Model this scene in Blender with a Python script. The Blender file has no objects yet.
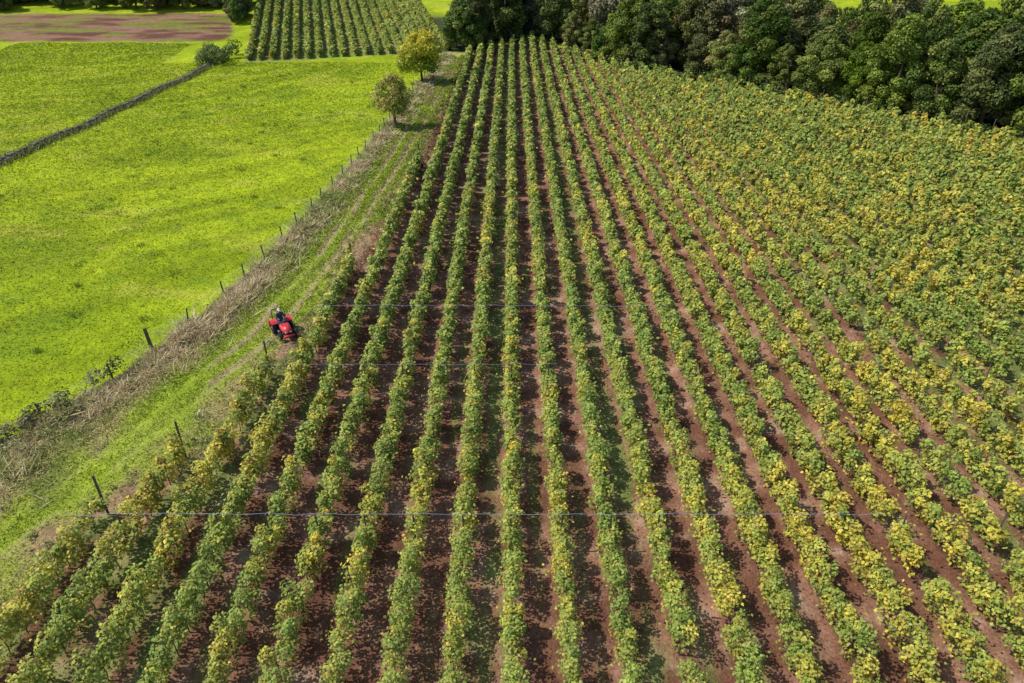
import bpy, bmesh, math, random
import numpy as np
from mathutils import Vector, Matrix
rng=np.random.default_rng(7); random.seed(7)
scene=bpy.context.scene
# ---------------------------------------------------------------- noise
def _h(ix,iy,seed):
    n=(ix.astype(np.int64)*374761393+iy.astype(np.int64)*668265263+seed*974634777)&0x7fffffff
    n=((n^(n>>13))*1274126177)&0x7fffffff
    n=n^(n>>16)
    return (n&0xffff)/65535.0
def vn(x,y,seed=0):
    x=np.asarray(x,float);y=np.asarray(y,float)
    ix=np.floor(x);iy=np.floor(y);fx=x-ix;fy=y-iy
    fx=fx*fx*(3-2*fx);fy=fy*fy*(3-2*fy)
    a=_h(ix,iy,seed);b=_h(ix+1,iy,seed);c=_h(ix,iy+1,seed);d=_h(ix+1,iy+1,seed)
    return (a*(1-fx)+b*fx)*(1-fy)+(c*(1-fx)+d*fx)*fy
def fbm(x,y,o=4,seed=0):
    s=0;a=.5;t=0
    x=np.asarray(x,float);y=np.asarray(y,float)
    for i in range(o):
        s=s+a*vn(x*2**i+i*17.3,y*2**i+i*9.1,seed+i);t+=a;a*=.5
    return s/t
def sst(e0,e1,x):
    t=np.clip((x-e0)/(e1-e0),0,1);return t*t*(3-2*t)
# ---------------------------------------------------------------- layout (metres)
SP=1.86; XA=0.0
YL=np.array([-50,19.5,20.5,23.5,30.5,43.5,68,90,128,400]); XL=np.array([-17.9,-17.9,-16.5,-14.9,-13.0,-11.1,-9.25,-8.5,-8.2,-8.2])
def xleft(y): return np.interp(y,YL,XL)
XF=np.array([-9,4,8,21,41,59,75,95]); YF=np.array([129,141,135,115,93.5,72,54,32])
def yfar(x): return np.interp(x,XF,YF)
YN=np.array([-60,24.4,30,39,52.6,67.7,88.6,112,130]); XN=np.array([-50,-24.2,-21.4,-18.9,-17.2,-16.0,-14.8,-13.4,-12.6])
def xfence(y): return np.interp(y,YN,XN)
YT=np.array([0,19,25.9,34.7,47,73,110,128]); XT=np.array([-29,-20.4,-17.6,-15.1,-13.4,-11.8,-10.6,-10.2])
def xtrack(y): return np.interp(y,YT,XT)
def terr(x,y):
    x=np.asarray(x,float);y=np.asarray(y,float)
    d=np.minimum(y,320)-126
    k=5.0
    s=.105*k*np.log1p(np.exp(np.clip(d/k,-30,30)))
    s=np.where(d>100,.105*d,s)
    und=(fbm(x/14,y/14,3,5)-.5)*1.0*sst(2,12,xfence(y)-x)*sst(170,120,y)
    ver=(fbm(x/3,y/3,3,6)-.5)*.45*sst(-2,1,x-xfence(y))*sst(1,-1,x-xleft(y))*sst(140,120,y)
    return s+und+ver
# ---------------------------------------------------------------- materials
def mat_attr(name,rough=.6,transl=0.0,rand=0.0,spec=.25,bump=None,fine=None):
    m=bpy.data.materials.new(name);m.use_nodes=True
    nt=m.node_tree;N=nt.nodes;L=nt.links
    b=N['Principled BSDF'];b.inputs['Roughness'].default_value=rough;b.inputs['Specular IOR Level'].default_value=spec
    at=N.new('ShaderNodeAttribute');at.attribute_name='Col'
    col=at.outputs['Color']
    if rand>0:
        oi=N.new('ShaderNodeObjectInfo')
        hs=N.new('ShaderNodeHueSaturation')
        mr=N.new('ShaderNodeMapRange');mr.inputs['To Min'].default_value=.5-rand*.05;mr.inputs['To Max'].default_value=.5+rand*.02
        mv=N.new('ShaderNodeMath');mv.operation='MULTIPLY_ADD';mv.inputs[1].default_value=rand*1.4;mv.inputs[2].default_value=1-rand*.8
        ms=N.new('ShaderNodeMath');ms.operation='MULTIPLY_ADD';ms.inputs[1].default_value=.25;ms.inputs[2].default_value=.92
        fr=N.new('ShaderNodeMath');fr.operation='MULTIPLY';fr.inputs[1].default_value=7.31
        fr2=N.new('ShaderNodeMath');fr2.operation='FRACT'
        L.new(oi.outputs['Random'],mr.inputs['Value']);L.new(oi.outputs['Random'],fr.inputs[0]);L.new(fr.outputs[0],fr2.inputs[0])
        L.new(fr2.outputs[0],mv.inputs[0]);L.new(mr.outputs[0],hs.inputs['Hue']);L.new(mv.outputs[0],hs.inputs['Value']);L.new(col,hs.inputs['Color'])
        L.new(oi.outputs['Random'],ms.inputs[0]);L.new(ms.outputs[0],hs.inputs['Saturation'])
        col=hs.outputs['Color']
    if fine:
        tc=N.new('ShaderNodeTexCoord')
        for sc,lo,hi in fine:
            n=N.new('ShaderNodeTexNoise');n.inputs['Scale'].default_value=sc;n.inputs['Detail'].default_value=5;n.inputs['Roughness'].default_value=.65
            L.new(tc.outputs['Object'],n.inputs['Vector'])
            mr=N.new('ShaderNodeMapRange');mr.inputs['From Min'].default_value=.3;mr.inputs['From Max'].default_value=.7;mr.inputs['To Min'].default_value=lo;mr.inputs['To Max'].default_value=hi
            L.new(n.outputs['Fac'],mr.inputs['Value'])
            vm=N.new('ShaderNodeVectorMath');vm.operation='SCALE';L.new(col,vm.inputs[0]);L.new(mr.outputs[0],vm.inputs['Scale'])
            col=vm.outputs[0]
    if bump:
        tc=N.new('ShaderNodeTexCoord')
        n=N.new('ShaderNodeTexNoise');n.inputs['Scale'].default_value=bump[0];n.inputs['Detail'].default_value=6;n.inputs['Roughness'].default_value=.7
        L.new(tc.outputs['Object'],n.inputs['Vector'])
        bp=N.new('ShaderNodeBump');bp.inputs['Strength'].default_value=1.0;bp.inputs['Distance'].default_value=bump[1]
        L.new(n.outputs['Fac'],bp.inputs['Height']);L.new(bp.outputs[0],b.inputs['Normal'])
    L.new(col,b.inputs['Base Color'])
    if transl>0:
        t=N.new('ShaderNodeBsdfTranslucent');L.new(col,t.inputs['Color'])
        mx=N.new('ShaderNodeMixShader');mx.inputs[0].default_value=transl
        L.new(b.outputs[0],mx.inputs[1]);L.new(t.outputs[0],mx.inputs[2]);L.new(mx.outputs[0],N['Material Output'].inputs['Surface'])
    return m
def mat_plain(name,c,rough=.6,metal=0,nsc=8,var=.25,spec=.4):
    m=bpy.data.materials.new(name);m.use_nodes=True
    nt=m.node_tree;N=nt.nodes;L=nt.links;b=N['Principled BSDF']
    b.inputs['Roughness'].default_value=rough;b.inputs['Metallic'].default_value=metal;b.inputs['Specular IOR Level'].default_value=spec
    tc=N.new('ShaderNodeTexCoord');n=N.new('ShaderNodeTexNoise');n.inputs['Scale'].default_value=nsc;n.inputs['Detail'].default_value=5
    L.new(tc.outputs['Object'],n.inputs['Vector'])
    r=N.new('ShaderNodeValToRGB');r.color_ramp.elements[0].position=.3;r.color_ramp.elements[1].position=.7
    r.color_ramp.elements[0].color=tuple(v*(1-var) for v in c)+(1,);r.color_ramp.elements[1].color=tuple(min(1,v*(1+var)) for v in c)+(1,)
    L.new(n.outputs['Fac'],r.inputs[0]);L.new(r.outputs[0],b.inputs['Base Color'])
    return m
M_leaf=mat_attr('vine_leaf',.5,.34)
M_tree=mat_attr('tree_leaf',.6,.22,rand=.5)
M_tree1=mat_attr('tree_leaf_single',.6,.3)
M_grass=mat_attr('grass_blade',.6,.3)
M_ground=mat_attr('ground_soil_grass',.9,0,spec=.1,bump=(5,.14),fine=[(9,.62,1.38),(1.3,.78,1.22)])
M_bark=mat_plain('bark',(.09,.07,.055),.9,nsc=6,var=.4)
M_wood=mat_plain('post_wood',(.10,.085,.07),.9,nsc=10,var=.4)
M_stone=mat_plain('field_stone',(.13,.12,.10),.9,nsc=1.2,var=.5)
M_wire=mat_plain('galvanised_wire',(.30,.36,.46),.5,.3,var=.1)
# ---------------------------------------------------------------- mesh helpers
COL=scene.collection
def link(o,parent=None):
    COL.objects.link(o)
    if parent is not None:o.parent=parent
    return o
def np_mesh(name,V,nq,cols,mat,k=4):
    me=bpy.data.meshes.new(name)
    V=np.ascontiguousarray(V.reshape(-1,3),dtype=np.float32)
    me.vertices.add(len(V));me.vertices.foreach_set('co',V.ravel())
    me.loops.add(nq*k);me.loops.foreach_set('vertex_index',np.arange(nq*k,dtype=np.int32))
    me.polygons.add(nq);me.polygons.foreach_set('loop_start',np.arange(0,nq*k,k,dtype=np.int32))
    me.update(calc_edges=True)
    a=me.attributes.new('Col','FLOAT_COLOR','POINT')
    c=np.ones((nq*k,4),np.float32);c[:,:3]=np.repeat(np.clip(cols,0,1),k,axis=0)
    a.data.foreach_set('color',c.ravel())
    me.materials.append(mat);return me
def unit(v): return v/np.maximum(np.linalg.norm(v,axis=-1,keepdims=True),1e-6)
def leaves(c,n,size,cols,asp=.72):
    N=len(c);n=unit(n)
    r=unit(rng.normal(size=(N,3)))
    a=unit(np.cross(n,r));b=np.cross(n,a)
    s=np.asarray(size).reshape(-1,1)*np.ones((N,1))
    dr=n*s*.25
    V=np.stack([c-a*s-dr,c+b*s*asp,c+a*s-dr,c-b*s*asp],axis=1)
    return V,cols
def blades(x,y,z,h,w,cols,lean=.35):
    N=len(x);th=rng.uniform(0,2*np.pi,N)
    d=np.stack([np.cos(th),np.sin(th),np.zeros(N)],1)
    l=rng.normal(size=(N,3))*lean;l[:,2]=0
    h=np.asarray(h)*np.ones(N);w=(np.asarray(w)*np.ones(N))[:,None]
    b=np.stack([x,y,z-.02],1);t=b+l*h[:,None];t[:,2]+=h
    return np.stack([b-d*w,b+d*w,t+d*w*.25,t-d*w*.25],1),cols
def tube(pts,rad,seg=7):
    V=[];F=[]
    for i,(p,r) in enumerate(zip(pts,rad)):
        p=Vector(p);q=Vector(pts[min(i+1,len(pts)-1)])-Vector(pts[max(i-1,0)])
        q.normalize();a=q.orthogonal().normalized() if abs(q.z)<.95 else Vector((1,0,0))
        a=(a-q*a.dot(q)).normalized();b=q.cross(a)
        for k in range(seg):
            t=2*math.pi*k/seg;V.append(p+a*math.cos(t)*r+b*math.sin(t)*r)
    for i in range(len(pts)-1):
        for k in range(seg):
            k2=(k+1)%seg;F.append((i*seg+k,i*seg+k2,(i+1)*seg+k2,(i+1)*seg+k))
    F.append(tuple(range(seg-1,-1,-1)));F.append(tuple(range((len(pts)-1)*seg,len(pts)*seg)))
    return V,F
def join(parts):
    V=[];F=[]
    for v,f in parts:
        o=len(V);V+=list(v);F+=[tuple(i+o for i in q) for q in f]
    return V,F
def obj(name,VF,mat,parent=None,smooth=False,loc=None):
    me=bpy.data.meshes.new(name);me.from_pydata([tuple(v) for v in VF[0]],[],VF[1]);me.update()
    me.materials.append(mat)
    if smooth:
        me.polygons.foreach_set('use_smooth',[True]*len(me.polygons))
    o=bpy.data.objects.new(name,me);link(o,parent)
    if loc:o.location=loc
    return o
def empty(name,loc=(0,0,0)):
    e=bpy.data.objects.new(name,None);e.empty_display_size=.5;link(e);e.location=loc;return e
# ---------------------------------------------------------------- ground
def axis(segs):
    out=[]
    for a,b,s in segs: out.append(np.arange(a,b,s))
    return np.concatenate(out)
gx=np.concatenate([-np.geomspace(1200,112,14),axis([(-110,-32,.6),(-32,26,.14),(26,82,.35)]),np.geomspace(82,1200,16)])
gy=np.concatenate([-np.geomspace(300,4,8),axis([(-3,8,.6),(8,60,.28),(60,130,.42),(130,200,.8)]),np.geomspace(201,2500,20)])
X,Y=np.meshgrid(gx,gy)
def C(*v): return np.array(v,float)
def mix(a,b,t): return a*(1-t[...,None])+b*t[...,None]
GR=.56
def grassy(gi): return sst(GR,GR+.02,_h(gi,gi*0,77))*(gi!=8)*(gi!=5)
def ground_col(X,Y):
    one=np.ones_like(X)[...,None]
    n1=fbm(X/9,Y/9,4,11);n2=fbm(X/1.3,Y/1.3,4,12);n3=fbm(X/.4,Y/.4,2,13)
    # pasture
    past=mix(one*C(.225,.305,.008),one*C(.325,.40,.011),sst(.3,.7,n1*.6+n2*.4))
    st=fbm((X*.8+Y*.6)/12,(Y*.8-X*.6)/1.6,3,33)
    past=past*(.88+.24*sst(.3,.7,st))[...,None]
    past=mix(past,one*C(.155,.24,.012),sst(.6,.78,fbm(X/3,Y/3,4,14))*.55)
    past=mix(past,one*C(.43,.42,.07),sst(.60,.8,fbm(X/5,Y/2.5,4,15))*.4)
    col=past
    # rough verge / track
    wv=np.interp(Y,[15,30,50,90],[1.6,1.15,.9,.8])
    fx=X-xfence(Y)+(n2-.5)*1.4
    inl=sst(.0,.5,fx)*sst(140,130,Y)
    rough=mix(one*C(.19,.23,.045),one*C(.30,.35,.05),sst(.3,.7,n2))
    rough=mix(rough,one*C(.38,.30,.15),sst(.46,.66,fbm(X/1.8,Y/3.2,4,17))*.7)
    tr=np.abs(X-xtrack(Y)+(fbm(X*0,Y/5,2,18)-.5)*.8)
    lush=sst(2.5,1.0,tr)*sst(.25,.5,fbm(X/2,Y/4,3,16))
    rough=mix(rough,one*C(.28,.38,.022),lush*.75)
    wt=np.exp(-((tr-.72)/.28)**2)*sst(.36,.56,fbm(X/2.5,Y/4.5,3,19))
    rough=mix(rough,one*C(.37,.28,.17),wt*.9)
    dry=np.exp(-((fx-wv)/(wv*.8))**2)
    dry=dry*sst(.25,.62,n2*.6+n1*.4+.1)
    rough=mix(rough,one*C(.38,.31,.17),np.clip(dry*1.1,0,.8))
    # bare earth by row ends
    le=X-xleft(Y)
    be=np.exp(-((le+.6)/1.0)**2)*sst(.38,.56,fbm(X/1.6,Y/2.4,3,21))*sst(75,45,Y)
    rough=mix(rough,one*C(.31,.19,.125),be*.9)
    col=mix(col,rough,inl)
    # vineyard
    vin=sst(-.5,.3,le+(n2-.5)*.7)*sst(1.5,-.5,Y-yfar(X)+(n2-.5)*2)
    r=(X-XA)/SP;gi=np.floor(r);fr=r-gi
    soil=mix(one*C(.155,.070,.044),one*C(.28,.145,.095),sst(.3,.7,n2))
    soil=mix(soil,one*C(.44,.32,.235),sst(.55,.78,n3*.5+n2*.5)*.65)
    strong=np.interp(gi,[-10,-8,-5,7,9,12,16,24,40],[.55,.72,.95,.95,.85,.58,.48,.42,.38])
    G=grassy(gi)
    strong=strong-.26*G*(gi<9)
    strong=np.where((gi==8)|(gi==5),.95,strong)
    wn=fbm(X/.8,Y/2.2,4,23)
    sm=sst(.18,-.12,wn-strong*.92+.07)
    cen=np.exp(-((fr-.5)/(.11+.05*G))**2)
    sm=np.clip(sm-cen*sst(.42,.66,fbm(X/.9,Y/6,3,29)+G*.15)*.75,0,1)
    weed=mix(one*C(.12,.155,.04),one*C(.25,.26,.09),sst(.3,.7,n3*.5+n2*.5))
    vcol=mix(weed,soil,sm)
    col=mix(col,vcol,vin)
    # lane + second vineyard soils
    a=math.radians(14);u=(X+27.8)*math.cos(a)+(Y-126)*math.sin(a);v=-(X+27.8)*math.sin(a)+(Y-126)*math.cos(a)
    v2=sst(18.2,17.4,np.abs(u))*sst(1,3,v)
    s2=mix(one*C(.18,.26,.035),one*C(.28,.20,.11),sst(.35,.65,n2)*.6)
    col=mix(col,s2,v2)
    # ploughed field
    pl=sst(-55.5,-57,X+(n1-.5)*6)*sst(138.5,140,Y+(n1-.5)*5)*sst(164,161,Y+(n1-.5)*3)
    pc=mix(one*C(.12,.058,.036),one*C(.25,.14,.095),sst(.38,.62,fbm(X/7,Y/1.4,4,31)))
    pc=mix(pc,one*C(.16,.20,.025),sst(.50,.62,fbm(X/7,Y/2,4,32))*.7)
    col=mix(col,pc,pl)
    # leaf litter under the wood
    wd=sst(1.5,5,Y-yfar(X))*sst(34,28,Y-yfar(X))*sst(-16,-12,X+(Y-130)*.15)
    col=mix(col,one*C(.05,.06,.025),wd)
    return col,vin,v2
col,vin,v2=ground_col(X,Y)
Z=terr(X,Y)+(fbm(X/.5,Y/.5,3,41)-.5)*.12*sst(160,60,Y)
r=(X-XA)/SP;fr=np.abs(r-np.round(r))
Z+=vin*(.10*np.exp(-(fr/.2)**2))-.05
me=bpy.data.meshes.new('ground')
ny,nx=X.shape
me.vertices.add(nx*ny);me.vertices.foreach_set('co',np.stack([X,Y,Z],-1).astype(np.float32).ravel())
idx=np.arange(nx*ny).reshape(ny,nx)
q=np.stack([idx[:-1,:-1],idx[:-1,1:],idx[1:,1:],idx[1:,:-1]],-1).reshape(-1,4).astype(np.int32)
me.loops.add(q.size);me.loops.foreach_set('vertex_index',q.ravel())
me.polygons.add(len(q));me.polygons.foreach_set('loop_start',np.arange(0,q.size,4,dtype=np.int32))
me.update(calc_edges=True)
at=me.attributes.new('Col','FLOAT_COLOR','POINT')
cc=np.ones((nx*ny,4),np.float32);cc[:,:3]=col.reshape(-1,3);at.data.foreach_set('color',cc.ravel())
me.polygons.foreach_set('use_smooth',np.ones(len(q),bool))
me.materials.append(M_ground);link(bpy.data.objects.new('ground',me))
# ---------------------------------------------------------------- vine rows
PAL=np.array([[.125,.195,.04],[.22,.32,.055],[.42,.50,.105],[.66,.56,.08],[.42,.26,.09]])
def leafcol(t,n):
    """t in 0..1 : green -> yellow"""
    base=PAL[0]+(PAL[1]-PAL[0])*rng.random((n,1))
    w=np.clip(rng.random((n,1))*.8+t[:,None]*.45,0,1);base=base*(1-w*.85)+PAL[2]*w*.85
    y=np.clip(t+rng.normal(0,.17,n),0,1)[:,None]
    y=sst(.33,1.0,y)
    base=base*(1-y)+(PAL[3]*(.7+.45*rng.random((n,1))))*y
    br=(rng.random(n)<.025+.08*t)[:,None]
    return np.where(br,PAL[4]*(.6+.6*rng.random((n,1))),base)
def row_mesh(name,p0,p1,wid=1.0,hgt=1.0,ybias=None,rag=0.0):
    p0=np.array(p0,float);p1=np.array(p1,float);L=np.linalg.norm(p1-p0);d=(p1-p0)/L;nrm=np.array([d[1],-d[0]])
    npl=max(1,int(L/(.62+.2*rag)))
    s=(np.arange(npl)+.5)*L/npl+rng.normal(0,.12,npl)
    keep=rng.random(npl)>.015+.05*rag
    s=s[keep];npl=len(s)
    px=p0[0]+d[0]*s;py=p0[1]+d[1]*s
    dist=np.sqrt(px**2+py**2+19**2)
    vig=.76+.44*fbm(px/2.0,py/2.0,3,51)+rng.normal(0,.09+.05*rag,npl)
    yel=(ybias(px,py) if ybias else 0)+rng.normal(0,.15,npl)
    AC=[];AN=[];AS=[];AQ=[]
    ncl=6
    for k in range(ncl):
        zf=[.35,.75,.78,1.12,1.15,1.38][k]
        lat=rng.normal([0,-.17,.17,-.13,.13,0][k],.08,npl)*wid
        al=rng.uniform(-.36,.36,npl)*(1-.3*rag)
        r=rng.uniform(.21,.35,npl)*(.6+.4*vig)
        z=zf*vig*hgt+rng.normal(0,.07,npl)
        if k==5: r*=.8; z+=rng.uniform(0,.25,npl)**1.3; lat+=rng.normal(0,.09,npl)
        lod=np.clip(30/dist,.25,1)
        nl=np.maximum(8,([30,56,56,66,66,60][k]*lod**1.1*(.7+.6*rng.random(npl)))).astype(int)
        cl_y=yel+rng.normal(0,.16,npl)+ (.07 if k>=5 else 0)-(.08 if k==0 else 0)
        I=np.repeat(np.arange(npl),nl);n=len(I)
        dv=unit(rng.normal(size=(n,3))+np.array([0,0,.25]))
        rr=r[I]*(.45+.65*np.sqrt(rng.random(n)))
        cx=px[I]+nrm[0]*lat[I]+d[0]*al[I];cy=py[I]+nrm[1]*lat[I]+d[1]*al[I]
        P=np.stack([cx,cy,z[I]],1)+dv*rr[:,None]*np.array([1.0*wid,1.25,1.05])
        # a few stray shoots
        sh=rng.random(n)<.05;P[sh]+=rng.normal(size=(sh.sum(),3))*.17
        P[:,2]=np.maximum(P[:,2],.05)
        AC.append(P);AN.append(dv*.8+np.array([-.15,-.1,.7])+rng.normal(size=(n,3))*.5)
        AS.append(.0020*dist[I]**.98*rng.uniform(.75,1.4,n)+.011)
        AQ.append(leafcol(cl_y[I],n)*(rng.uniform(.78,1.2,npl)[I])[:,None])
    P=np.concatenate(AC);N_=np.concatenate(AN);S=np.concatenate(AS);Q=np.concatenate(AQ)
    P[:,2]+=terr(P[:,0],P[:,1])
    V,cq=leaves(P,N_,S,Q)
    return np_mesh(name,V,len(P),cq,M_leaf)
def ybias(px,py):
    b=.28+.7*(fbm(px/4,py/5,3,61)-.5)
    b=b+.18*sst(4,15,px)+.20*sst(-10,-14,px)+.10*sst(36,22,py)-.11*sst(55,95,py)
    return b
nleaf=0
for i in range(-9,43):
    x=XA+SP*i
    if x<-8.3:
        ys=np.linspace(0,129,800);ok=ys[xleft(ys)<=x+.02];y1=ok.max() if len(ok) else 20
    else: y1=float(yfar(x))-.5
    y0=9.0 if x<20 else max(9,(x-16)*1.05-12)
    y0=max(y0,5)
    if y1-y0<3: continue
    e=empty('vine_row')
    nm=row_mesh('vine_foliage',(x,y0),(x,y1),wid=float(np.interp(i,[-9,6,12],[.96,.90,.78])),hgt=float(np.interp(i,[-9,8,14],[1.0,1.0,.92])),ybias=ybias,rag=float(np.interp(i,[5,12],[.15,1])))
    nleaf+=len(nm.polygons)
    link(bpy.data.objects.new('vine_foliage',nm),e)
    # stems + posts
    parts=[];pp=[]
    for y in np.arange(y0+.4,min(y1,60),.9):
        z=float(terr(x,y));j=random.uniform(-.05,.05)
        parts.append(tube([(x+j,y,z-.05),(x-j,y+.05,z+.5),(x+j,y,z+1.2)],[.03,.022,.012],4))
    if parts: obj('vine_stems',join(parts),M_bark,e)
    for y in list(np.arange(18.4,y1-2,10.2))+[y1+.15]:
        if y<y0: continue
        z=float(terr(x,y));top=1.95 if y<y1 else 2.15
        lx=random.uniform(-.05,.05)
        pp.append(tube([(x,y,z-.1),(x+lx,y+.05,z+top)],[.055 if y>y1 else .035]*2,6))
    obj('trellis_posts',join(pp),M_wood,e)
print('LEAVES',nleaf)
# second vineyard
a=math.radians(14);du=np.array([math.cos(a),math.sin(a)]);dv_=np.array([-math.sin(a),math.cos(a)])
for k in range(18):
    u=-17.2+k*2.02
    p0=np.array([-27.8,126])+du*u+dv_*(2.5+max(0,(u)*-.22)*.3);p1=np.array([-27.8,126])+du*u+dv_*78
    e=empty('vine_row')
    link(bpy.data.objects.new('vine_foliage',row_mesh('vine_foliage',p0,p1,.95,.8,lambda px,py:.30+.3*(fbm(px/5,py/5,3,66)-.5))),e)
# ---------------------------------------------------------------- cross wires
e=empty('trellis_wire')
def wire(y,xa,xb,z=2.0,r=.011):
    pts=[];n=int((xb-xa)/SP)
    for k in range(n*2+1):
        x=xa+(xb-xa)*k/(n*2);pts.append((x,y+random.uniform(-.03,.03),float(terr(x,y))+z-(.06 if k%2 else 0)+random.uniform(-.03,.03)))
    return tube(pts,[r]*len(pts),5)
obj('wire_strands',join([wire(18.45,-16.8,14,r=.007),wire(28.65,-13.2,2,r=.006),wire(34.8,-11.4,9,r=.007)]),M_wire,e)
# ---------------------------------------------------------------- grasses
def scat(name,x,y,h,w,cols,mat=M_grass,lean=.35):
    V,c=blades(x,y,terr(x,y),h,w,cols,lean);o=link(bpy.data.objects.new(name,np_mesh(name,V,len(x),c,mat)));return o
def flat(name,x,y,zo,s,cols,jit=.45,asp=.4,mat=M_grass):
    n=len(x);P=np.stack([x,y,terr(x,y)+zo],1)
    V,c=leaves(P,rng.normal(size=(n,3))*jit+np.array([-.1,-.1,1]),s,cols,asp)
    return link(bpy.data.objects.new(name,np_mesh(name,V,n,c,mat)))
# pasture
n=230000
y=20+150*rng.random(n)**1.2;x=xfence(y)-.2-rng.random(n)**.85*np.minimum(80,22+.45*y)
k=(np.abs(x+51.6)>.6)&~((y>138)&(x<-54))&~((y>124)&(x>-60))
x=x[k];y=y[k];n=len(x)
d=np.sqrt(x*x+y*y+400)
cb,_,_=ground_col(x,y);cb=cb*rng.uniform(.70,1.35,(n,1))*np.array([1.1,1.1,1])
flat('pasture_grass',x,y,rng.uniform(0,.05,n),.0015*d*rng.uniform(.6,1.4,n),cb,.45,.35)
# rush tufts in the pasture
cx=[];
for k in range(90):
    yy=random.uniform(24,118);xx=float(xfence(yy))-random.uniform(1,36);cx.append((xx,yy,random.uniform(.2,.6)))
X_=[];Y_=[]
for xx,yy,rr in cx:
    m=50;X_.append(xx+rng.normal(0,rr*.6,m));Y_.append(yy+rng.normal(0,rr*.6,m))
X_=np.concatenate(X_);Y_=np.concatenate(Y_);n=len(X_)
scat('rush_tufts',X_,Y_,rng.uniform(.1,.3,n),.03,C(.20,.29,.03)*rng.uniform(.6,1.5,(n,1)))
# verge
n=90000
y=14+116*rng.random(n)**1.4
wv=np.interp(y,[15,30,50,90],[1.7,1.25,.95,.8])
x=xfence(y)+np.abs(rng.normal(0,1,n))*wv+.1
d=np.sqrt(x*x+y*y+400)
dr=sst(.28,.58,fbm(x/1.5,y/2.5,3,73)+rng.normal(0,.12,n))[:,None]
cb=(C(.62,.51,.31)*dr+C(.32,.38,.09)*(1-dr))*rng.uniform(.6,1.35,(n,1))
cl_=sst(.4,.75,fbm(x/.9,y/.9,3,74))
scat('dry_verge_grass',x,y,(.06+.20*rng.random(n))+cl_*.5*rng.random(n),.0008*d*(.6+.8*rng.random(n)),cb,lean=.9)
# track & headland grass
n=150000
y=10+118*rng.random(n)**1.5;f=rng.random(n);x=xfence(y)*(1-f)+(xleft(y)+.5)*f
d=np.sqrt(x*x+y*y+400)
tr=np.abs(x-xtrack(y));wheel=np.exp(-((tr-.72)/.28)**2)
bare=sst(.38,.56,fbm(x/1.6,y/2.4,3,21))*np.exp(-((x-xleft(y)+.6)/1.0)**2)*sst(75,45,y)
k=(rng.random(n)>wheel*.88)&(rng.random(n)>bare*.88)
x=x[k];y=y[k];d=d[k];tr=tr[k];n=len(x)
hh=np.where(tr<1.3,.12,.10+.45*sst(.4,.7,fbm(x/.8,y/.8,3,75)))*rng.uniform(.2,1.2,n)
cb,_,_=ground_col(x,y);cb=cb*rng.uniform(.5,1.6,(n,1))
flat('headland_grass',x,y,hh*.7,.0016*d*rng.uniform(.6,1.4,n),cb,.8,.35)
# weeds between rows
n=260000
y=9+110*rng.random(n)**1.6;x=-17+ (17+20+ .62*y)*rng.random(n)
k=(x>xleft(y))&(y<yfar(x)-1);x=x[k];y=y[k]
r=(x-XA)/SP;gi=np.floor(r);fr=r-gi
dens=np.interp(gi,[-10,-8,-5,7,9,12,16,40],[.5,.35,.14,.15,.25,.65,.8,.8])
dens=np.maximum(dens,grassy(gi)*.6*(.3+.7*np.exp(-((fr-.5)/.22)**2)))
k=rng.random(len(x))<dens*sst(.28,.6,fbm(x/.9,y/3.5,3,81))
x=x[k];y=y[k];n=len(x);d=np.sqrt(x*x+y*y+400)
g=rng.random((n,1))
cb=(C(.14,.19,.045)*(1-g)+C(.32,.35,.11)*g)*rng.uniform(.7,1.2,(n,1))
P=np.stack([x,y,terr(x,y)+rng.uniform(.02,.20,n)],1)
V,c=leaves(P,rng.normal(size=(n,3))*.5+np.array([0,0,1]),.0014*d*rng.uniform(.6,1.4,n),cb,.5)
link(bpy.data.objects.new('weeds',np_mesh('weeds',V,n,c,M_leaf)))
# ---------------------------------------------------------------- trees
def crown(name,cl,nl,size,palette,mat,jit=.25,ang=None):
    P=[];Nn=[];Q=[]
    zs=[c[2] for c in cl];z0=min(zs);z1=max(zs)
    for c in cl:
        n=int(nl*(c[3]**2))
        dv=unit(rng.normal(size=(n,3))+np.array([0,0,.2]))
        lump=.75+.5*vn(dv[:,0]*2.1+c[0]*3+5,dv[:,1]*2.1+dv[:,2]*2.7+c[1]*3,91)
        rr=c[3]*lump*(.55+.5*rng.random(n)**.6)
        P.append(np.array(c[:3])+dv*rr[:,None]*np.array([1,1,.8]))
        Nn.append(dv+np.array([-.1,-.1,.5])+rng.normal(size=(n,3))*.55)
        b=palette[rng.integers(len(palette))]*rng.uniform(.8,1.25)
        hi=(c[2]-z0)/(z1-z0+.01)
        if ang is not None: b=b*(1-ang[1]*hi)+ang[0]*ang[1]*hi
        Q.append(b*rng.uniform(.6,1.5,(n,1)))
    P=np.concatenate(P);V,c=leaves(P,np.concatenate(Nn),size*rng.uniform(.6,1.3,len(P)),np.concatenate(Q))
    return np_mesh(name,V,len(P),c,mat)
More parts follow.
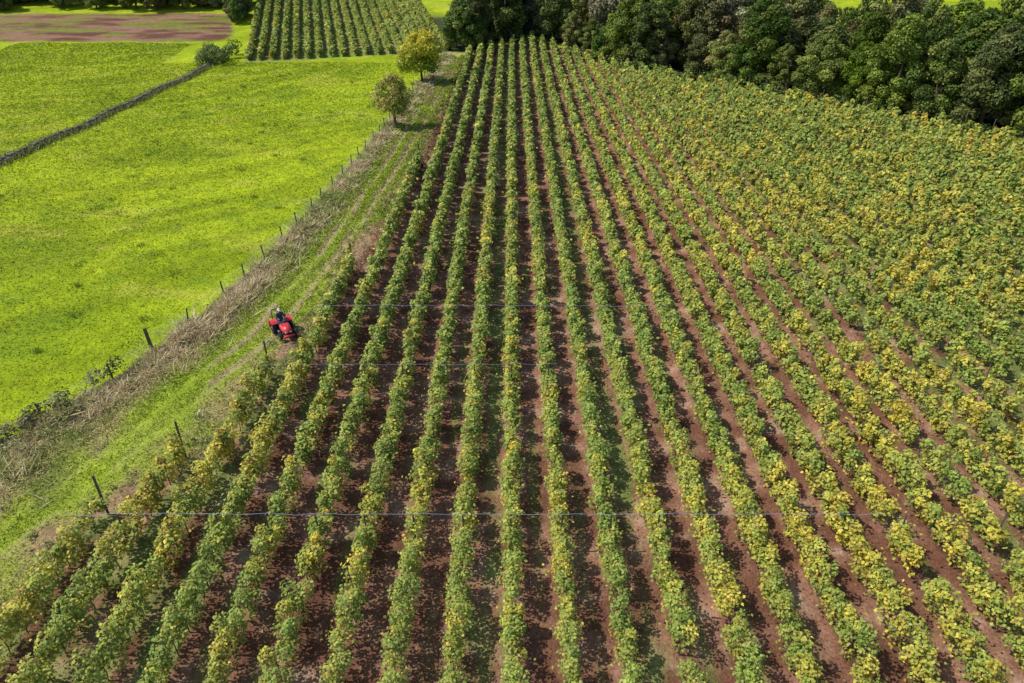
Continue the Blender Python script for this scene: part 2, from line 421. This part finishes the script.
def tree_parts(h,w,ncl,base=.3,cr=.22,tr=.18):
    cl=[]
    for k in range(ncl):
        a=k*2.4+random.uniform(-.5,.5);t=(k+.5)/ncl
        z=h*(base+(1-base)*t*.95)
        prof=math.sin(math.pi*min(1,(.18+t*.80)))**.7
        rr=w*.5*prof*random.uniform(.35,.95)
        cl.append((math.cos(a)*rr,math.sin(a)*rr,z-.1*h*rr/(w*.5),w*cr*random.uniform(.75,1.25)*(.65+.35*prof)))
    bend=[random.uniform(-.05,.05)*h for _ in range(4)]
    tp=[(0,0,-.3),(bend[0]*.3,bend[1]*.3,h*.2),(bend[0],bend[1],h*.45),(bend[2],bend[3],h*.8)]
    parts=[tube(tp,[tr*1.25,tr*.9,tr*.6,tr*.15],8)]
    for c in cl[::2][:12]:
        zb=min(h*.5,c[2]*.6);p0=Vector((bend[0]*.6,bend[1]*.6,zb));p1=Vector(c[:3]);m=p0.lerp(p1,.5)+Vector((0,0,.05*h))
        parts.append(tube([p0,m,p1],[tr*.42,tr*.25,tr*.07],5))
    return cl,join(parts)
dark=[C(.09,.14,.03),C(.12,.17,.038),C(.07,.11,.025),C(.145,.18,.045)]
olive=[C(.21,.22,.065),C(.24,.21,.085),C(.19,.21,.07),C(.14,.17,.04)]
brite=[C(.14,.20,.035),C(.19,.245,.045),C(.12,.17,.03)]
grey=[C(.20,.235,.11),C(.16,.20,.08),C(.24,.24,.12)]
variants=[]
for k,(h,w,pal) in enumerate([(12,8.5,dark),(14,9.5,dark),(10.5,8,olive),(13,9,brite),(9,8,dark),(11,7.5,olive),(11,8.5,grey)]):
    cl,tk=tree_parts(h,w,44,.14,.14,.26)
    cm=crown('crown_mesh',cl,290,.17,pal,M_tree)
    tm=bpy.data.meshes.new('trunk_mesh');tm.from_pydata([tuple(v) for v in tk[0]],[],tk[1]);tm.materials.append(M_bark)
    variants.append((cm,tm))
def plant(e,x,y,s,v=None):
    cm,tm=variants[v if v is not None else random.randrange(len(variants))]
    z=float(terr(x,y));rz=random.uniform(0,6.28)
    sc=(s*random.uniform(.88,1.12),s*random.uniform(.88,1.12),s*random.uniform(.85,1.2))
    for n_,m_ in (('crown',cm),('trunk',tm)):
        o=bpy.data.objects.new(n_,m_);link(o,e);o.location=(x,y,z);o.rotation_euler=(0,0,rz);o.scale=sc
e=empty('tree_line')
for row,(off,st) in enumerate([(3.6,5.4),(8.5,6.5),(14.5,7),(20.5,8),(27,8.5)]):
    xx=-7.0
    while xx<100:
        yy=float(yfar(xx));sl=(float(yfar(xx+1))-float(yfar(xx-1)))/2
        nn=Vector((-sl,1)).normalized()
        px=xx+nn.x*off*1.0+random.uniform(-1,1);py=yy+nn.y*off+random.uniform(-1,1)
        s=random.uniform(.5,1.0) if row==0 else random.uniform(.75,1.28)
        if xx>52 and row>1: s*=.82
        if px>-11: plant(e,px,py,s)
        xx+=st*random.uniform(.75,1.25)/math.sqrt(1+sl*sl)
for k in range(16):
    plant(e,random.uniform(-11,12),random.uniform(146,172),random.uniform(.7,1.1))
e=empty('distant_trees')
for k in range(60):
    x=random.uniform(-125,-60);y=random.uniform(165,182)
    plant(e,x,y,random.uniform(.55,.9))
for k in range(7):
    plant(e,random.uniform(-60,-56),random.uniform(150,168),random.uniform(.3,.45))
# undergrowth in front of wood
cl=[]
for xx in np.arange(-5,95,1.1):
    yy=float(yfar(xx))+random.uniform(.8,2.6);cl.append((xx+random.uniform(-.5,.5),yy,random.uniform(.3,1.1),random.uniform(.7,1.5)))
link(bpy.data.objects.new('undergrowth',crown('undergrowth',cl,150,.16,dark+brite,M_tree1)))
# two single trees
def single(x,y,h,w,pal,ang,ncl,nl,base,sz=.17,cr=.2):
    z=float(terr(x,y));e=empty('orchard_tree',(x,y,z))
    cl,tk=tree_parts(h,w,ncl,base,cr,.17)
    obj('trunk',tk,M_bark,e)
    link(bpy.data.objects.new('crown',crown('crown',cl,nl,sz,pal,M_tree1,ang=ang)),e)
single(-13.7,82,6.0,4.8,[C(.28,.31,.06),C(.22,.29,.04),C(.38,.33,.09)],None,32,230,.38,.12,.17)
single(-13.5,108,7.2,7.2,[C(.22,.31,.03),C(.32,.38,.04),C(.44,.40,.05)],(C(.66,.54,.04),.6),40,190,.36,.15,.165)
# bushes near wall corner
cl=[]
for k in range(26): cl.append((-50.5+random.uniform(-3,2.5),125+random.uniform(-4,6),random.uniform(.4,1.8),random.uniform(.6,1.3)))
link(bpy.data.objects.new('shrub',crown('shrub',[(a_,b_,c_+float(terr(a_,b_)),d_) for a_,b_,c_,d_ in cl],150,.16,dark,M_tree1)))
# bramble hedge at left edge
cl=[]
for yy in np.arange(18,30.8,.3):
    if 28.2<yy<29.4: continue
    xx=float(xfence(yy))-.1;s=random.uniform(.32,.6)
    cl.append((xx+random.uniform(-.35,.35),yy,float(terr(xx,yy))+random.uniform(.2,.8),s))
link(bpy.data.objects.new('bramble_hedge',crown('bramble_hedge',cl,420,.07,[C(.09,.11,.035),C(.13,.11,.07),C(.06,.09,.025),C(.20,.17,.11)],M_tree1)))
# scattered weed clumps on the headland
cl=[]
for k in range(90):
    yy=random.uniform(16,75);xx=float(xleft(yy))-random.uniform(.2,1.8);s=random.uniform(.12,.38)
    cl.append((xx,yy,float(terr(xx,yy))+s*.3,s))
for k in range(110):
    yy=24+80*random.random()**1.4;xx=float(xfence(yy))+random.uniform(-.3,1.8);s=random.uniform(.12,.42)
    cl.append((xx,yy,float(terr(xx,yy))+s*.3,s))
link(bpy.data.objects.new('weed_clumps',crown('weed_clumps',cl,480,.06,[C(.22,.28,.08),C(.30,.32,.14),C(.16,.23,.05),C(.40,.36,.22)],M_tree1)))
# ---------------------------------------------------------------- fence
parts=[];wr=[]
prev=None
for yy in np.arange(27,122,3.1):
    yj=yy+random.uniform(-.4,.4);xx=float(xfence(yj));z=float(terr(xx,yj));big=(abs(yy-33.2)<.2)
    hh=1.5 if big else random.uniform(.95,1.2);r_=.12 if big else .055
    p=(xx,yj,z-.1);t=(xx+random.uniform(-.1,.1),yj+random.uniform(-.1,.1),z+hh)
    parts.append(tube([p,t],[r_,r_*.9],6))
    cur=[(t[0],t[1],z+k) for k in (.35,.7,.9)]
    if prev:
        for a_,b_ in zip(prev,cur): wr.append(tube([a_,b_],[.006,.006],4))
    prev=cur
e=empty('wire_fence');obj('fence_posts',join(parts),M_wood,e);obj('fence_wires',join(wr),M_wire,e)
# ---------------------------------------------------------------- dry stone wall
def stone(c,s):
    bm=bmesh.new();bmesh.ops.create_cube(bm,size=1)
    bmesh.ops.bevel(bm,geom=bm.edges[:],offset=.18,segments=1,affect='EDGES')
    rot=Matrix.Rotation(random.uniform(0,3.14),3,'Z')@Matrix.Rotation(random.uniform(-.3,.3),3,'X')
    V=[]
    for v in bm.verts:
        p=Vector((v.co.x*s[0],v.co.y*s[1],v.co.z*s[2]))*random.uniform(.88,1.12);V.append(rot@p+Vector(c))
    bm.verts.index_update();F=[tuple(v.index for v in f.verts) for f in bm.faces];bm.free();return V,F
parts=[]
for yy in np.arange(45,124,.42):
    xx=-51.6+.012*(yy-68)+.25*math.sin(yy/9)
    for lay,(w_,zz) in enumerate([(.2,.12),(.0,.36)]):
        for sx in ((-w_,w_) if w_ else (0,)):
            if lay==1 and random.random()<.3: continue
            x_=xx+sx+random.uniform(-.08,.08);y_=yy+random.uniform(-.15,.15)
            parts.append(stone((x_,y_,float(terr(x_,y_))+zz),(random.uniform(.3,.5),random.uniform(.3,.5),random.uniform(.22,.34))))
obj('dry_stone_wall',join(parts),M_stone)
n=16000;y=45+79*rng.random(n);x=-51.6+.012*(y-68)+.25*np.sin(y/9)+rng.normal(0,.45,n)
scat('wall_grass',x,y,rng.uniform(.1,.55,n),.07,(C(.24,.25,.09)*rng.uniform(.4,1.5,(n,1))))
# ---------------------------------------------------------------- tractor
M_red=mat_plain('red_paint',(.60,.04,.05),.35,0,3,.12,.5)
M_blk=mat_plain('tyre_rubber',(.025,.025,.027),.85,0,12,.3)
M_dk=mat_plain('dark_metal',(.06,.06,.065),.5,.4,8,.2)
M_rim=mat_plain('rim_paint',(.62,.60,.55),.45,0,6,.15)
M_seat=mat_plain('seat_vinyl',(.03,.03,.035),.6,0,6,.2)
M_lamp=mat_plain('lamp_glass',(.8,.8,.78),.15,0,4,.05)
def bx(name,c,s,mat,par,bev=.03,taper=None,rot=None):
    bm=bmesh.new();bmesh.ops.create_cube(bm,size=1)
    for v in bm.verts:
        if taper and v.co.y>0: v.co.x*=taper[0]; v.co.z=v.co.z*taper[1]-(1-taper[1])*.5
        v.co=Vector((v.co.x*s[0],v.co.y*s[1],v.co.z*s[2]))
    bmesh.ops.bevel(bm,geom=bm.edges[:],offset=bev,segments=2,affect='EDGES')
    me=bpy.data.meshes.new(name);bm.to_mesh(me);bm.free();me.materials.append(mat)
    me.polygons.foreach_set('use_smooth',[True]*len(me.polygons))
    o=link(bpy.data.objects.new(name,me),par);o.location=c
    if rot:o.rotation_euler=rot
    return o
def wheel(name,c,r,w,par):
    prof=[(r*.5,-w*.5),(r*.9,-w*.5),(r*.98,-w*.36),(r,0),(r*.98,w*.36),(r*.9,w*.5),(r*.5,w*.5)]
    seg=28;V=[];F=[]
    for k in range(seg):
        t=2*math.pi*k/seg
        for rr,xx in prof: V.append((xx,rr*math.cos(t),rr*math.sin(t)))
    m=len(prof)
    for k in range(seg):
        for j in range(m-1):
            a_=k*m+j;b_=((k+1)%seg)*m+j;F.append((a_,b_,b_+1,a_+1))
    P=[(V,F)]
    for k in range(16):
        t=2*math.pi*k/16
        for sx in (-1,1):
            tt=t+(.1 if sx>0 else -.1);V2=[]
            for dx in (.02,w*.46):
                for dt in (-.05,.05):
                    for dr in (-.02,.03):
                        q_=tt+dt+dx*.5;V2.append((sx*dx,(r+dr)*math.cos(q_),(r+dr)*math.sin(q_)))
            P.append((V2,[(0,1,3,2),(4,6,7,5),(0,2,6,4),(1,5,7,3),(0,4,5,1),(2,3,7,6)]))
    o=obj(name+'_tyre',join(P),M_blk,par);o.location=c
    rim=tube([(-w*.3,0,0),(-w*.12,0,0),(w*.12,0,0),(w*.3,0,0)],[r*.53,r*.5,r*.5,r*.53],24)
    hub=tube([(-w*.42,0,0),(w*.42,0,0)],[r*.15]*2,12)
    o=obj(name+'_rim',join([rim,hub]),M_rim,par);o.location=c
tx,ty=-13.55,34.9;tz=float(terr(tx,ty))
T=empty('red_tractor',(tx,ty,tz));T.rotation_euler=(0,0,math.radians(180+32));T.scale=(.9,.9,.9)
for sx in (-1,1):
    wheel('rear_wheel',(sx*.52,-.55,.46),.46,.28,T);wheel('front_wheel',(sx*.46,.80,.30),.30,.17,T)
    V=[];F=[];ns=12
    for k in range(ns+1):
        t=math.radians(-15+k*150/ns)
        for xx,rr in ((sx*.33,.53),(sx*.69,.53),(sx*.69,.49),(sx*.33,.49)):
            V.append((xx,-.55-rr*math.cos(t),.46+rr*math.sin(t)))
    for k in range(ns):
        for j in range(4):
            F.append((k*4+j,k*4+(j+1)%4,(k+1)*4+(j+1)%4,(k+1)*4+j))
    F+= [(0,1,2,3),(ns*4+3,ns*4+2,ns*4+1,ns*4)]
    obj('fender',(V,F),M_red,T)
    bx('headlight',(sx*.15,1.235,.80),(.12,.04,.09),M_lamp,T,.012)
    bx('footboard',(sx*.32,-.0,.42),(.26,.6,.04),M_dk,T,.01)
bx('hood',(0,.72,.80),(.62,1.02,.40),M_red,T,.06,(.86,.86))
bx('grille',(0,1.225,.68),(.34,.04,.26),M_dk,T,.01)
bx('chassis',(0,.2,.48),(.30,1.8,.22),M_dk,T,.03)
bx('front_axle',(0,.80,.34),(.85,.12,.10),M_dk,T,.02)
bx('rear_axle',(0,-.55,.46),(.85,.2,.22),M_dk,T,.03)
bx('dashboard',(0,.16,.90),(.36,.16,.34),M_dk,T,.04)
bx('seat_cushion',(0,-.50,.78),(.46,.44,.12),M_seat,T,.04)
bx('seat_backrest',(0,-.73,1.0),(.44,.10,.42),M_seat,T,.04,rot=(-.12,0,0))
bx('front_bumper',(0,1.33,.55),(.72,.10,.16),M_red,T,.02)
bx('mower_deck',(0,-1.28,.30),(1.35,.62,.22),M_red,T,.05)
bx('linkage',(0,-.95,.42),(.4,.4,.08),M_dk,T,.02)
obj('roll_bar',tube([(-.42,-.86,.7),(-.42,-.88,1.45),(-.34,-.88,1.55),(.34,-.88,1.55),(.42,-.88,1.45),(.42,-.86,.7)],[.03]*6,8),M_dk,T)
obj('exhaust',tube([(.17,.55,.95),(.17,.55,1.3),(.17,.6,1.36)],[.025]*3,8),M_dk,T)
ring=[(.17*math.cos(t),.02-.17*math.sin(t)*.8+.0,1.13+.17*math.sin(t)*.5) for t in np.linspace(0,2*math.pi,21)]
obj('steering_wheel',join([tube(ring,[.014]*21,6),tube([(0,.02,1.13),(0,.14,.95)],[.018]*2,6),tube([(-.16,.02,1.13),(.16,.02,1.13)],[.01]*2,5)]),M_blk,T)
# ---------------------------------------------------------------- driver
M_jac=mat_plain('jacket_cloth',(.05,.055,.09),.85,0,10,.3)
M_skin=mat_plain('skin',(.50,.30,.22),.55,0,10,.1)
M_cap=mat_plain('cap_cloth',(.66,.54,.54),.8,0,10,.08)
D=empty('tractor_driver',(tx,ty,tz));D.rotation_euler=T.rotation_euler;D.scale=T.scale
def skin(name,verts,edges,rad,mat,par,root=0):
    me=bpy.data.meshes.new(name);me.from_pydata(verts,edges,[]);me.update()
    o=link(bpy.data.objects.new(name,me),par)
    md=o.modifiers.new('skin','SKIN')
    for k,r_ in enumerate(rad): me.skin_vertices[0].data[k].radius=(r_,r_)
    me.skin_vertices[0].data[root].use_root=True
    o.modifiers.new('sub','SUBSURF').levels=1;o.modifiers['sub'].render_levels=2
    me.materials.append(mat);return o
vs=[(0,-.52,.93),(0,-.54,1.12),(0,-.52,1.30),(0,-.50,1.44),(-.19,-.51,1.36),(-.27,-.36,1.14),(-.17,-.12,1.15),(.19,-.51,1.36),(.27,-.36,1.14),(.17,-.12,1.15),
    (-.12,-.46,.91),(-.18,-.10,.93),(-.22,.06,.52),(-.22,.20,.48),(.12,-.46,.91),(.18,-.10,.93),(.22,.06,.52),(.22,.20,.48)]
ed=[(0,1),(1,2),(2,3),(2,4),(4,5),(5,6),(2,7),(7,8),(8,9),(0,10),(10,11),(11,12),(12,13),(0,14),(14,15),(15,16),(16,17)]
skin('body',vs,ed,[.14,.15,.16,.07,.085,.06,.042,.085,.06,.042,.11,.08,.055,.045,.11,.08,.055,.045],M_jac,D)
bm=bmesh.new();bmesh.ops.create_uvsphere(bm,u_segments=20,v_segments=14,radius=.11)
for v in bm.verts:
    v.co.z*=1.2;v.co.x*=.86
    if v.co.z<-.03: v.co.x*=1+ (v.co.z+.03)*2.2
    if v.co.y>.09 and abs(v.co.x)<.025 and -.04<v.co.z<.02: v.co.y+=.022
me=bpy.data.meshes.new('head');bm.to_mesh(me);bm.free();me.materials.append(M_skin)
me.polygons.foreach_set('use_smooth',[True]*len(me.polygons))
o=link(bpy.data.objects.new('head',me),D);o.location=(0,-.47,1.60)
for sx in (-1,1):
    bx('ear',(sx*.096,-.47,1.60),(.02,.04,.06),M_skin,D,.008)
    bx('eye',(sx*.035,-.368,1.615),(.022,.012,.012),M_blk,D,.003)
    for f in range(5):
        x0=sx*(.20-.022*f) if f<4 else sx*.12
        ln=[.055,.065,.07,.06,.04][f]
        obj('finger',tube([(x0,-.11,1.16),(x0-sx*.005,-.11+ln*.7,1.165),(x0-sx*.01,-.11+ln,1.14)],[.011,.010,.007],6),M_skin,D,True)
    bx('palm',(sx*.168,-.12,1.155),(.085,.07,.035),M_skin,D,.012)
obj('neck',tube([(0,-.50,1.40),(0,-.48,1.54)],[.055,.05],10),M_skin,D,True)
bx('mouth',(0,-.375,1.55),(.045,.012,.01),M_cap,D,.003)
bm=bmesh.new();bmesh.ops.create_uvsphere(bm,u_segments=20,v_segments=12,radius=.12)
bmesh.ops.delete(bm,geom=[v for v in bm.verts if v.co.z<-.005],context='VERTS')
for v in bm.verts:
    v.co.x*=.9
me=bpy.data.meshes.new('cap');bm.to_mesh(me);bm.free();me.materials.append(M_cap)
o=link(bpy.data.objects.new('cap',me),D);o.location=(0,-.47,1.635)
bx('cap_brim',(0,-.33,1.645),(.15,.11,.012),M_cap,D,.005)
# ---------------------------------------------------------------- light
to_sun=Vector((-.97,.02,0)).normalized();el=math.radians(53)
az=math.atan2(to_sun.x,to_sun.y)
S=Vector((to_sun.x*math.cos(el),to_sun.y*math.cos(el),math.sin(el)))
sl=bpy.data.lights.new('sun','SUN');sl.energy=4.8;sl.angle=math.radians(.6);sl.color=(1,.94,.84)
so=link(bpy.data.objects.new('sun',sl));so.rotation_euler=(-S).to_track_quat('-Z','Y').to_euler()
w=bpy.data.worlds.new('World');scene.world=w;w.use_nodes=True
N=w.node_tree.nodes;sk=N.new('ShaderNodeTexSky');sk.sky_type='NISHITA';sk.sun_disc=False
sk.sun_elevation=el;sk.sun_rotation=az%(2*math.pi)
w.node_tree.links.new(sk.outputs[0],N['Background'].inputs[0]);N['Background'].inputs[1].default_value=.15
# ---------------------------------------------------------------- camera
cam=bpy.data.cameras.new('camera');cam.lens=24;cam.sensor_width=36;cam.clip_end=5000
co=link(bpy.data.objects.new('camera',cam));co.location=(0,0,21);co.rotation_euler=(math.radians(58.3),0,0)
scene.camera=co
scene.view_settings.view_transform='Standard';scene.view_settings.look='None';scene.view_settings.exposure=0
